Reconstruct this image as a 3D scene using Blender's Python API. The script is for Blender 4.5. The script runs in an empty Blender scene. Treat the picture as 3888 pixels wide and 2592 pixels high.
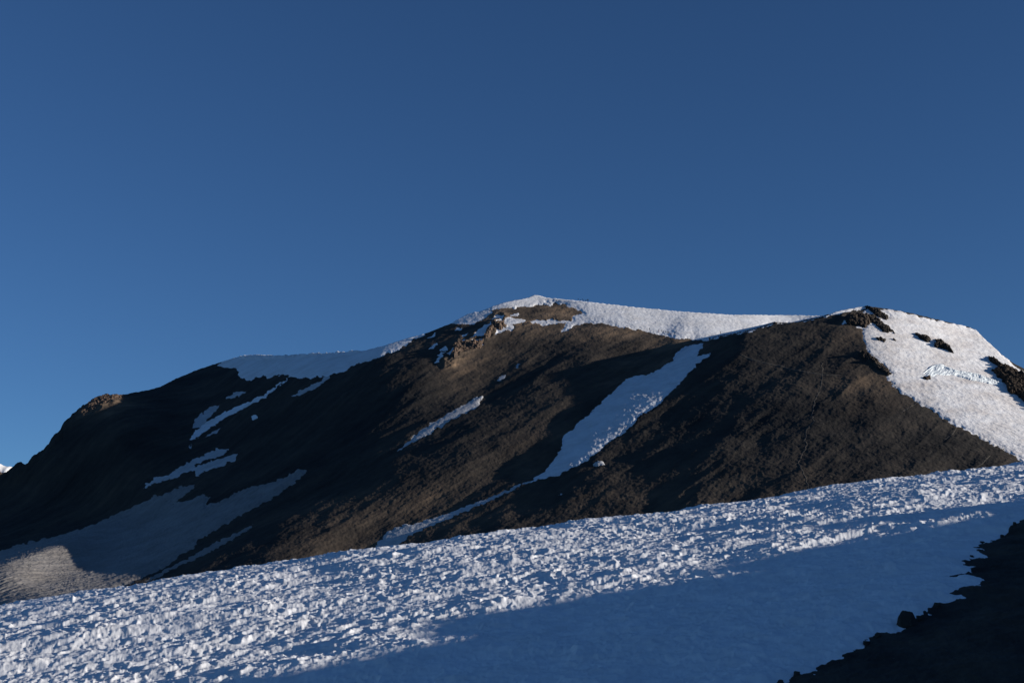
import bpy, math, random
import numpy as np
from mathutils import Vector

# ------------------------------------------------------------------ camera, world, sun, exposure
scene = bpy.context.scene
R = math.radians
W0, H0, F = 3888.0, 2592.0, 5000.0
PITCH = R(12.0)
cd = bpy.data.cameras.new('camera')
cd.sensor_width = 36.0
cd.lens = 36.0 * F / W0
cd.clip_start = 0.5
cd.clip_end = 60000
cam = bpy.data.objects.new('camera', cd)
scene.collection.objects.link(cam)
cam.location = (0, 0, 0)
cam.rotation_euler = (math.pi / 2 + PITCH, 0, 0)
scene.camera = cam

SUN_AZ, SUN_EL = R(105), R(9.2)       # azimuth clockwise from the view direction
S = np.array([math.sin(SUN_AZ) * math.cos(SUN_EL), math.cos(SUN_AZ) * math.cos(SUN_EL), math.sin(SUN_EL)])
world = bpy.data.worlds.new('World')
scene.world = world
world.use_nodes = True
wn = world.node_tree
bg = wn.nodes['Background']
sky = wn.nodes.new('ShaderNodeTexSky')
sky.sky_type = 'NISHITA'
sky.sun_disc = False
sky.sun_elevation = SUN_EL
sky.sun_rotation = SUN_AZ
sky.altitude = 3000
sky.air_density = 1.0
sky.dust_density = 0.2
sky.ozone_density = 2.0
wt = wn.nodes.new('ShaderNodeMix'); wt.data_type = 'RGBA'; wt.blend_type = 'MULTIPLY'   # clear blue of high thin air
wt.inputs[0].default_value = 1.0; wt.inputs[7].default_value = (.465, .71, 1.0, 1)
wn.links.new(sky.outputs[0], wt.inputs[6]); wn.links.new(wt.outputs[2], bg.inputs[0])
bg.inputs[1].default_value = 0.0705
sl = bpy.data.lights.new('sun', 'SUN')
sl.energy = 5.0
sl.angle = R(0.36)
sl.color = (1.0, 0.93, 0.845)
so = bpy.data.objects.new('sun', sl)
scene.collection.objects.link(so)
so.rotation_euler = Vector(-S).to_track_quat('-Z', 'Y').to_euler()
scene.view_settings.view_transform = 'Standard'
scene.view_settings.look = 'None'
scene.view_settings.exposure = 0.45
scene.view_settings.gamma = 1.0

# ------------------------------------------------------------------ helpers
def tag(o, label=None, cat=None, group=None, kind=None):
    if label: o['label'] = label
    if cat: o['category'] = cat
    if group: o['group'] = group
    if kind: o['kind'] = kind
    return o

def mesh_obj(name, V, Fq, mats, smooth=True, parent=None, attr=None):
    me = bpy.data.meshes.new(name)
    V = np.asarray(V, dtype=np.float32); Fq = np.asarray(Fq, dtype=np.int32)
    n = Fq.shape[1]
    me.vertices.add(len(V)); me.vertices.foreach_set('co', V.ravel())
    me.loops.add(Fq.size); me.loops.foreach_set('vertex_index', Fq.ravel())
    me.polygons.add(len(Fq))
    me.polygons.foreach_set('loop_start', np.arange(0, Fq.size, n, dtype=np.int32))
    me.polygons.foreach_set('loop_total', np.full(len(Fq), n, dtype=np.int32))
    me.polygons.foreach_set('use_smooth', np.full(len(Fq), smooth, dtype=bool))
    if attr and 'warm' in attr and 'streak' not in attr:
        v0 = V.reshape(-1, 3); attr = dict(attr, streak=np.clip(.5 + .3 * fbm(v0[:, 0] / 5, v0[:, 1] / 5, 3, 7), 0, 1))
    if attr:
        for k, a in attr.items():
            at = me.attributes.new(k, 'FLOAT', 'POINT')
            at.data.foreach_set('value', np.asarray(a, dtype=np.float32).ravel())
    me.update(calc_edges=True)
    me.validate()
    for m in (mats if isinstance(mats, (list, tuple)) else [mats]): me.materials.append(m)
    o = bpy.data.objects.new(name, me)
    scene.collection.objects.link(o)
    if parent: o.parent = parent
    return o

def grid_faces(nr, nc, keep=None):
    idx = np.arange(nr * nc).reshape(nr, nc)
    a, b, c, d = idx[:-1, :-1], idx[:-1, 1:], idx[1:, 1:], idx[1:, :-1]
    q = np.stack([a, d, c, b], -1)
    if keep is not None:
        k = keep[:-1, :-1] | keep[:-1, 1:] | keep[1:, 1:] | keep[1:, :-1]
        q = q[k]
    return q.reshape(-1, 4)

def compact(V, Fq, attrs):
    used = np.unique(Fq)
    m = np.full(len(V), -1, dtype=np.int64); m[used] = np.arange(len(used))
    return V[used], m[Fq], {k: a.ravel()[used] for k, a in attrs.items()}

rs = np.random.RandomState(7)
PERM = rs.permutation(512).astype(np.int64)
GA = rs.rand(512) * 2 * np.pi
GX, GY = np.cos(GA), np.sin(GA)
RX, RY = rs.rand(512), rs.rand(512)
def hsh(i, j, s):
    return PERM[(PERM[(PERM[(i + s * 37) & 511] + j) & 511] + s) & 511]
def pn(x, y, s=0):
    xi = np.floor(x).astype(np.int64); yi = np.floor(y).astype(np.int64)
    fx = x - xi; fy = y - yi
    u = fx * fx * fx * (fx * (fx * 6 - 15) + 10); v = fy * fy * fy * (fy * (fy * 6 - 15) + 10)
    def g(di, dj):
        h = hsh(xi + di, yi + dj, s)
        return GX[h] * (fx - di) + GY[h] * (fy - dj)
    return ((g(0, 0) * (1 - u) + g(1, 0) * u) * (1 - v) + (g(0, 1) * (1 - u) + g(1, 1) * u) * v) * 1.5
def fbm(x, y, o=4, s=0, gain=.5):
    t = 0; a = 1
    for k in range(o):
        t = t + a * pn(x * 2 ** k, y * 2 ** k, s + k * 11); a *= gain
    return t
def ridged(x, y, o=4, s=0, gain=.5):
    t = 0; a = 1
    for k in range(o):
        t = t + a * (1 - 2 * np.abs(pn(x * 2 ** k, y * 2 ** k, s + k * 13))); a *= gain
    return t
def worley(x, y, s=0):
    xi = np.floor(x).astype(np.int64); yi = np.floor(y).astype(np.int64)
    best = np.full(x.shape, 9.0)
    for di in (-1, 0, 1):
        for dj in (-1, 0, 1):
            h = hsh(xi + di, yi + dj, s)
            dx = xi + di + RX[h] - x; dy = yi + dj + RY[h] - y
            best = np.minimum(best, dx * dx + dy * dy)
    return best
def sst(x, a, b):
    t = np.clip((x - a) / (b - a), 0, 1); return t * t * (3 - 2 * t)
def poly_sd(U, Vv, P):
    P = np.asarray(P, float)
    d = np.full(U.shape, 1e9); ins = np.zeros(U.shape, bool)
    for i in range(len(P)):
        x0, y0 = P[i]; x1, y1 = P[(i + 1) % len(P)]
        ex, ey = x1 - x0, y1 - y0; L = ex * ex + ey * ey + 1e-9
        t = np.clip(((U - x0) * ex + (Vv - y0) * ey) / L, 0, 1)
        d = np.minimum(d, np.hypot(U - x0 - t * ex, Vv - y0 - t * ey))
        if y0 != y1:
            c = ((y0 > Vv) != (y1 > Vv)) & (U < (x1 - x0) * (Vv - y0) / (y1 - y0) + x0)
            ins ^= c
    return np.where(ins, d, -d)

# photo coordinates (3888 x 2592) -> direction (X, 1, E) in the world
def XE(u, v):
    xc = (np.asarray(u, float) - 1944) / F; yc = -(np.asarray(v, float) - 1296) / F
    y = math.cos(PITCH) - yc * math.sin(PITCH); z = math.sin(PITCH) + yc * math.cos(PITCH)
    return xc / y, z / y
def zf(ox, oy, k):
    return lambda pts: [(ox + x * k, oy + y * k) for x, y in pts]
z1 = zf(0, 1200, .5527); z2 = zf(1300, 1050, .5527); z3 = zf(2588, 1050, .5527)
z4 = zf(0, 1726, .5527); z5 = zf(1300, 1726, .5527); z6 = zf(2588, 1726, .5527)
z7 = zf(1600, 1080, .3401); z8 = zf(3188, 1130, .3189); z9 = zf(2000, 1100, .3401)

# ------------------------------------------------------------------ materials
def new_mat(name, rough=.9, spec=.2):
    m = bpy.data.materials.new(name); m.use_nodes = True
    nt = m.node_tree; b = nt.nodes['Principled BSDF']
    b.inputs['Roughness'].default_value = rough
    b.inputs['Specular IOR Level'].default_value = spec
    return m, nt, b
def nnode(nt, t, **kw):
    n = nt.nodes.new(t)
    for k, v in kw.items(): setattr(n, k, v)
    return n
def noise(nt, scale, detail=6, rough=.6, vec=None):
    n = nnode(nt, 'ShaderNodeTexNoise'); n.inputs['Scale'].default_value = scale
    n.inputs['Detail'].default_value = detail; n.inputs['Roughness'].default_value = rough
    nt.links.new(vec if vec else geo(nt), n.inputs['Vector']); return n.outputs['Fac']
def geo(nt):
    for n in nt.nodes:
        if n.type == 'NEW_GEOMETRY': return n.outputs['Position']
    return nt.nodes.new('ShaderNodeNewGeometry').outputs['Position']
def ramp(nt, fac, stops):
    r = nnode(nt, 'ShaderNodeValToRGB'); e = r.color_ramp.elements
    while len(e) < len(stops): e.new(.5)
    for el, (p, c) in zip(e, stops): el.position = p; el.color = (*c, 1)
    nt.links.new(fac, r.inputs[0]); return r.outputs[0]
def mix(nt, fac, a, b, mode='MIX'):
    m = nnode(nt, 'ShaderNodeMix', data_type='RGBA', blend_type=mode)
    for s, x in ((m.inputs[0], fac), (m.inputs[6], a), (m.inputs[7], b)):
        if hasattr(x, 'links'): nt.links.new(x, s)
        elif isinstance(x, tuple): s.default_value = (*x, 1)
        else: s.default_value = x
    return m.outputs[2]
def attr(nt, name):
    a = nnode(nt, 'ShaderNodeAttribute'); a.attribute_name = name; return a.outputs['Fac']
def bump(nt, b, h, strength, dist, prev=None):
    n = nnode(nt, 'ShaderNodeBump'); n.inputs['Strength'].default_value = strength
    n.inputs['Distance'].default_value = dist
    nt.links.new(h, n.inputs['Height'])
    if prev: nt.links.new(prev, n.inputs['Normal'])
    nt.links.new(n.outputs[0], b.inputs['Normal']); return n.outputs[0]

def rock_material(name, dark, mid, warm, pale, big, fine, bstr=.6, bdist=.3):
    m, nt, b = new_mat(name, .95, .1)
    base = ramp(nt, noise(nt, big, 8, .65), [(.3, dark), (.7, mid)])
    warmc = ramp(nt, noise(nt, big * 3, 8, .65), [(.3, tuple(c * .6 for c in warm)), (.7, warm)])
    c = mix(nt, attr(nt, 'warm'), base, warmc)
    c = mix(nt, 1.0, c, ramp(nt, attr(nt, 'streak'), [(.15, (.68, .68, .69)), (.5, (1.05, 1.05, 1.04)), (.85, (1.65, 1.52, 1.36))]), 'MULTIPLY')
    c = mix(nt, ramp(nt, noise(nt, fine, 3, .6), [(.66, (0, 0, 0)), (.74, (1, 1, 1))]), c, pale)
    nt.links.new(c, b.inputs['Base Color'])
    bump(nt, b, noise(nt, fine * .6, 8, .7), bstr, bdist)
    return m
M_ROCK = rock_material('scree_rock', (.027, .026, .025), (.062, .053, .044), (.23, .165, .112), (.16, .14, .115), .016, 1.3)
M_FGROCK = rock_material('dark_scree', (.032, .030, .028), (.072, .064, .055), (.07, .06, .05), (.10, .09, .08), .4, 4, .6, .05)
M_CRAG = rock_material('crag_rock', (.025, .022, .02), (.07, .058, .047), (.19, .13, .095), (.16, .12, .09), .08, .7, .8, .5)

M_BLACKROCK = rock_material('black_crag_rock', (.018, .016, .014), (.052, .044, .037), (.10, .065, .045), (.06, .05, .045), .08, .7, .8, .5)

def snow_material(name, a, bcol, dirt, dscale, bs=.3, bd=.1, fine=2.0, dmax=.5, sss=False):
    m, nt, b = new_mat(name, .65, .25)
    base = ramp(nt, noise(nt, dscale * 3, 5, .6), [(.3, a), (.7, bcol)])
    mask = ramp(nt, noise(nt, dscale, 9, .7), [(.42, (0, 0, 0)), (.75, (dmax,) * 3)])
    nt.links.new(mix(nt, mask, base, dirt), b.inputs['Base Color'])
    bump(nt, b, noise(nt, fine, 6, .6), bs, bd)
    return m
M_SNOW_FG = snow_material('suncupped_snow', (.77, .785, .81), (.965, .965, .96), (.66, .64, .61), .3, .35, .03, 9, .35)  # base mottling paints in skylight contrast for the shaded snow, over slight dirt
M_SNOW = snow_material('firn_snow', (.86, .86, .86), (.92, .92, .92), (.50, .45, .39), .05, .5, .25, 1.2, .5)
M_SNOW_DIRTY = snow_material('dusty_firn', (.84, .82, .80), (.92, .91, .90), (.46, .37, .30), .05, .6, .3, 1.0, .7)
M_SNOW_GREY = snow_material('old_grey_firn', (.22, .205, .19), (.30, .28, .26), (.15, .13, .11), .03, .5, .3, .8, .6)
M_SNOW_PATCH = snow_material('coarse_firn', (.46, .46, .46), (.60, .60, .60), (.30, .28, .26), .06, .6, .3, 1.0, .5)
M_SNOW_COUL = snow_material('rippled_firn', (.72, .74, .77), (.84, .85, .87), (.45, .44, .43), .08, .7, .35, .9, .5)
M_ICE = snow_material('blue_ice', (.76, .84, .86), (.88, .905, .91), (.75, .8, .8), .3, .5, .3, .8, .4)
m, nt, b = new_mat('trail_dust', .95, .1)
nt.links.new(ramp(nt, noise(nt, .8, 4), [(.3, (.075, .066, .055)), (.7, (.115, .10, .082))]), b.inputs['Base Color'])
M_PATH = m

# ------------------------------------------------------------------ the mountain: outline and slopes
SKY = [(-1500, 2420), (-600, 2080), (-250, 1940), (0, 1805), (28, 1791), (50, 1772), (69, 1761), (105, 1761), (119, 1739), (166, 1708), (204, 1656), (224, 1642),
       (238, 1609), (265, 1587), (276, 1573), (310, 1548), (359, 1518), (392, 1507), (470, 1498), (508, 1490), (564, 1481),
       (608, 1468), (674, 1435), (752, 1403), (840, 1374), (906, 1356), (967, 1354), (1050, 1356), (1161, 1349), (1300, 1340),
       (1383, 1333), (1466, 1312), (1549, 1285), (1610, 1268), (1715, 1227), (1775, 1195), (1831, 1180), (1908, 1152),
       (2007, 1133), (2024, 1123.5), (2046, 1124.6), (2074, 1132), (2184, 1144), (2234, 1149), (2405, 1169), (2588, 1186),
       (2776, 1198), (2864, 1198), (3108, 1201), (3130, 1199), (3196, 1180), (3268, 1167), (3295, 1163), (3340, 1169),
       (3417, 1181.5), (3494, 1198), (3610, 1226), (3682, 1243), (3704, 1254), (3738, 1288), (3804, 1348), (3854, 1382),
       (3888, 1400), (4100, 1500), (4600, 1720), (5400, 2060)]
SKY = np.array(SKY, float)
CONE = [(2560, 1380), (2600, 1335), (2643, 1301), (2737, 1277), (2804, 1266), (2842, 1257), (2898, 1241), (2942, 1226), (2970, 1229), (2997, 1229),
        (3030, 1226), (3074, 1215), (3119, 1206), (3150, 1194), (3180, 1180), (3200, 1120), (3300, 900), (6000, 900), (6000, 3000), (900, 3000), (1150, 2330), (1500, 2090),
        (1800, 1960), (2090, 1800), (2250, 1620), (2420, 1480)]
CREST = np.array([(-1500, 2520), (-400, 2362), (0, 2306), (650, 2206), (1360, 2101), (1944, 2020), (2588, 1940), (3200, 1850), (3888, 1765), (4400, 1700), (5400, 1570)], float)
def skyline(u): return np.interp(u, SKY[:, 0], SKY[:, 1])
def fgcrest(u): return np.interp(u, CREST[:, 0], CREST[:, 1])

# slope samples (photo u, v, a = rise per metre to the right, b = rise per metre away)
NORM_M = [
 (2300, 1180, -.10, .42), (2700, 1230, -.08, .42), (3000, 1215, -.06, .42), (2450, 1220, -.08, .42),
 (2050, 1150, .02, .45), (1900, 1175, .16, .5), (2050, 1220, -.08, .62), (1950, 1215, -.04, .60), (2160, 1215, -.10, .6),
 (1720, 1250, .62, .5), (1780, 1212, .56, .46), (1840, 1190, .44, .46), (1640, 1290, .62, .55), (1560, 1400, .58, .6),
 (1850, 1280, .10, .7), (1780, 1350, .14, .7), (1700, 1420, .18, .7), (1950, 1290, .18, .65), (2050, 1300, .26, .6),
 (2250, 1265, .14, .6), (2380, 1260, .10, .6), (2550, 1310, .16, .6),
 (2150, 1370, .72, .6), (1950, 1400, .74, .6), (1750, 1500, .64, .6), (2400, 1360, .34, .6), (2300, 1430, .32, .6), (2500, 1370, .30, .6),
 (2300, 1560, .60, .6), (2050, 1540, .72, .6), (1900, 1560, .76, .6), (1700, 1640, .62, .55), (2250, 1480, .42, .6),
 (2150, 1640, .24, .6), (2050, 1740, .18, .6), (1850, 1800, .15, .6), (1700, 1870, .14, .6), (1550, 1950, .10, .55), (1380, 2020, .06, .55), (1250, 2060, .08, .55), (1180, 2140, .12, .5),
 (1650, 1720, .62, .6), (1450, 1850, .60, .55), (1250, 1900, .58, .55), (1600, 1620, .62, .6), (1050, 1980, .52, .5), (900, 2100, .5, .5),
 (2150, 1800, .50, .6), (1750, 1980, .44, .55), (1500, 2100, .4, .5),
 (1300, 1450, .56, .55), (1300, 1600, .58, .55), (1000, 1700, .58, .55), (1000, 1500, .58, .55), (700, 1550, .56, .6), (700, 1800, .55, .55),
 (1100, 1370, .45, .38), (1400, 1345, .48, .38), (960, 1375, .45, .42), (500, 1560, .5, .65), (400, 1650, .5, .7), (300, 1640, .45, .8), (150, 1800, .5, .7), (340, 1545, .05, .42), (420, 1515, .05, .42), (400, 1850, .5, .6),
 (800, 1980, .45, .42), (600, 2100, .42, .36), (400, 2200, .46, .30), (500, 2120, .46, .32), (250, 2230, .46, .30), (100, 2290, .44, .28), (150, 2130, .06, .28), (250, 2080, .10, .28), (0, 2190, .05, .26), (50, 2110, .05, .26), (330, 2060, .14, .30), (100, 1980, .5, .6),
 (3500, 1300, 0, .55), (3500, 1700, .2, .55)]
NORM_C = [n for n in NORM_M if n[0] < 2300 and n[1] > 1350] + [
 (2700, 1320, .42, .6), (2600, 1400, .32, .6), (2500, 1500, .22, .6), (2400, 1600, .20, .6), (2300, 1700, .18, .58), (2200, 1800, .20, .55), (2450, 1780, .48, .55), (2650, 1600, .47, .6), (2720, 1480, .46, .6),
 (2900, 1270, .34, .6), (3100, 1250, .32, .6), (3000, 1400, .27, .58), (3200, 1350, .22, .58), (2850, 1500, .33, .58), (3100, 1550, .24, .56),
 (2850, 1700, .28, .56), (3100, 1750, .24, .55), (2700, 1850, .27, .55), (2450, 1930, .27, .5), (2150, 1960, .27, .5), (1900, 2030, .27, .5), (2600, 1740, .42, .55),
 (3300, 1500, .20, .56), (3400, 1650, .20, .55), (3600, 1720, .19, .52), (3300, 1750, .22, .54), (3700, 1790, .2, .5),
 (3200, 1190, .25, .5), (3300, 1180, .0, .5), (3400, 1260, -.10, .58), (3500, 1330, -.10, .6), (3600, 1280, -.12, .56), (3700, 1330, -.15, .6), (3800, 1400, -.2, .6),
 (3450, 1450, -.05, .6), (3550, 1550, .0, .55), (3700, 1500, -.06, .55), (3850, 1600, -.05, .55), (3800, 1700, .0, .52), (3880, 1500, -.15, .7),
 (4300, 1700, -.3, .55), (4300, 2000, -.2, .5)]
ANCH_M = [(2046, 1125, 1230, .9), (1800, 1190, 1225, .6), (3000, 1205, 1190, .6), (2540, 1265, 1085), (906, 1356, 1200), (380, 1525, 1120, .6), (80, 1765, 1050, .5), (50, 2200, 620, .6)]
ANCH_C = [(3295, 1165, 960), (3000, 1229, 920), (3704, 1255, 960), (2300, 1400, 990), (906, 1356, 1200), (380, 1525, 1120, .6), (80, 1765, 1050, .5), (50, 2200, 620, .6)]

GU = np.arange(-1600, 5500.1, 80.0); GV = np.arange(1000, 2660.1, 44.0)
def solve_field(norms, anch):
    nu, nv = len(GU), len(GV)
    N = np.array(norms, float)
    def slopes(u, v):
        d2 = ((u[..., None] - N[:, 0]) / 1.0) ** 2 + ((v[..., None] - N[:, 1]) / .8) ** 2 + 60.0 ** 2
        w = d2 ** -2.0
        w /= w.sum(-1, keepdims=True)
        return (w * N[:, 2]).sum(-1), (w * N[:, 3]).sum(-1)
    n = nu * nv
    A = np.zeros((n, n)); B = np.zeros(n)
    U, V = np.meshgrid(GU, GV); X, E = XE(U, V)
    idx = np.arange(n).reshape(nv, nu)
    def add(i, j, g, w):
        np.add.at(A, (i, i), w); np.add.at(A, (j, j), w)
        np.add.at(A, (i, j), -w); np.add.at(A, (j, i), -w)
        np.add.at(B, j, w * g); np.add.at(B, i, -w * g)
    for (sl0, sl1) in (((slice(None), slice(0, -1)), (slice(None), slice(1, None))), ((slice(0, -1), slice(None)), (slice(1, None), slice(None)))):
        um = (U[sl0] + U[sl1]) / 2; vm = (V[sl0] + V[sl1]) / 2
        a, b_ = slopes(um, vm); Xm, Em = XE(um, vm)
        q = np.maximum(a * Xm + b_ - Em, .11)
        g = (-a / q) * (X[sl1] - X[sl0]) + (1 / q) * (E[sl1] - E[sl0])
        add(idx[sl0].ravel(), idx[sl1].ravel(), g.ravel(), np.full(g.size, 1.0))
    for (u, v, y, *wa) in anch:
        wa = wa[0] if wa else .3
        fi = (u - GU[0]) / 80; fj = (v - GV[0]) / 44; i0 = int(fi); j0 = int(fj); fi -= i0; fj -= j0
        ks = [idx[j0, i0], idx[j0, i0 + 1], idx[j0 + 1, i0], idx[j0 + 1, i0 + 1]]
        ws = [(1 - fi) * (1 - fj), fi * (1 - fj), (1 - fi) * fj, fi * fj]
        for k, wk in zip(ks, ws):
            B[k] += wa * wk * math.log(y)
            for l, wl in zip(ks, ws): A[k, l] += wa * wk * wl
    A[np.arange(n), np.arange(n)] += 1e-7; B += 1e-7 * math.log(1000)
    return np.linalg.solve(A, B).reshape(nv, nu)
def bspl(f):                                   # cubic B-spline weights
    return np.stack([(1 - f) ** 3, 3 * f ** 3 - 6 * f ** 2 + 4, -3 * f ** 3 + 3 * f ** 2 + 3 * f + 1, f ** 3], -1) / 6
def sample(G, u, v):
    fi = np.clip((u - GU[0]) / 80, 1, len(GU) - 3.001); fj = np.clip((v - GV[0]) / 44, 1, len(GV) - 3.001)
    i0 = np.floor(fi).astype(int); j0 = np.floor(fj).astype(int)
    wi = bspl(fi - i0); wj = bspl(fj - j0); t = 0
    for p in range(4):
        for q in range(4):
            t = t + wj[..., q] * wi[..., p] * G[j0 - 1 + q, i0 - 1 + p]
    return t
GM = solve_field(NORM_M, ANCH_M)
for (u_, v_) in ((1500, 1700), (2000, 1700), (1500, 2080), (2200, 1480), (2000, 1950), (2450, 1370), (2300, 1650)):      # both parts meet on the left face
    ANCH_C.append((u_, v_, float(np.exp(sample(GM, np.array([float(u_)]), np.array([float(v_)])))[0]), .6))
GC = solve_field(NORM_C, ANCH_C)
CONE_S = np.array([(2560, 1365), (2600, 1335)] + CONE[2:15] + [(3188, 1150), (3192, 500)], float)
CONE_L = [(2560, 1380), (2680, 1290), (2760, 1150), (2900, 800), (6000, 800), (6000, 3000), (900, 3000), (1150, 2330), (1500, 2090), (1800, 1960), (2090, 1800), (2250, 1620), (2420, 1480)]
def depth(u, v):
    u = np.asarray(u, float); v = np.asarray(v, float)
    w = sst(poly_sd(u, v, CONE_L), -130, 130)                         # soft join along the couloir
    k = sst(v - np.interp(u, CONE_S[:, 0], CONE_S[:, 1]), -2, 2)      # sharp break along the cone's skyline
    w = w * (1 - (1 - k) * sst(u, 2540, 2640))
    below = v - np.interp(u, [-1500, 0, 350, 700, 1000], [2500, 2098, 1985, 1895, 1830])
    near = .132 * sst(u, 640, -20) * sst(below, -14, 60)              # the glacier tongue lies nearer than the rock above it
    near = near + .12 * sst(u, 860, 430) * sst(v, 2000, 1560)         # and so does the left shoulder
    return np.exp(sample(GM, u, v) * (1 - w) + sample(GC, u, v) * w - near), w

# sheet of vertices
NR = 400
ucols = np.concatenate([np.arange(-1400, -60, 20.0), np.arange(-60, 3950, 3.1), np.arange(3950, 5200, 20.0)])
NC = len(ucols)
tt = np.linspace(0, 1, NR)
vtop = skyline(ucols) + 1.5 * fbm(ucols / 14, ucols * 0, 3, 5) + 3.0 * sst(ucols, 520, 380) * fbm(ucols / 22, ucols * 0 + 3, 4, 8)
vbot = np.maximum(fgcrest(ucols), vtop + 60) + 170
Vg = vtop[None, :] + (vbot - vtop)[None, :] * tt[:, None]
Ug = np.repeat(ucols[None, :], NR, 0)
Yg, Wc = depth(Ug, Vg)
for _ in range(1):
    Xg, Eg = XE(Ug, Vg)
PX, PY, PZ = Xg * Yg, Yg.copy(), Eg * Yg

def seg_d(U, V, pts):
    d = np.full(U.shape, 1e9)
    for (x0, y0), (x1, y1) in zip(pts[:-1], pts[1:]):
        ex, ey = x1 - x0, y1 - y0
        t = np.clip(((U - x0) * ex + (V - y0) * ey) / (ex * ex + ey * ey + 1e-9), 0, 1)
        d = np.minimum(d, np.hypot(U - x0 - t * ex, V - y0 - t * ey))
    return d

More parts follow.
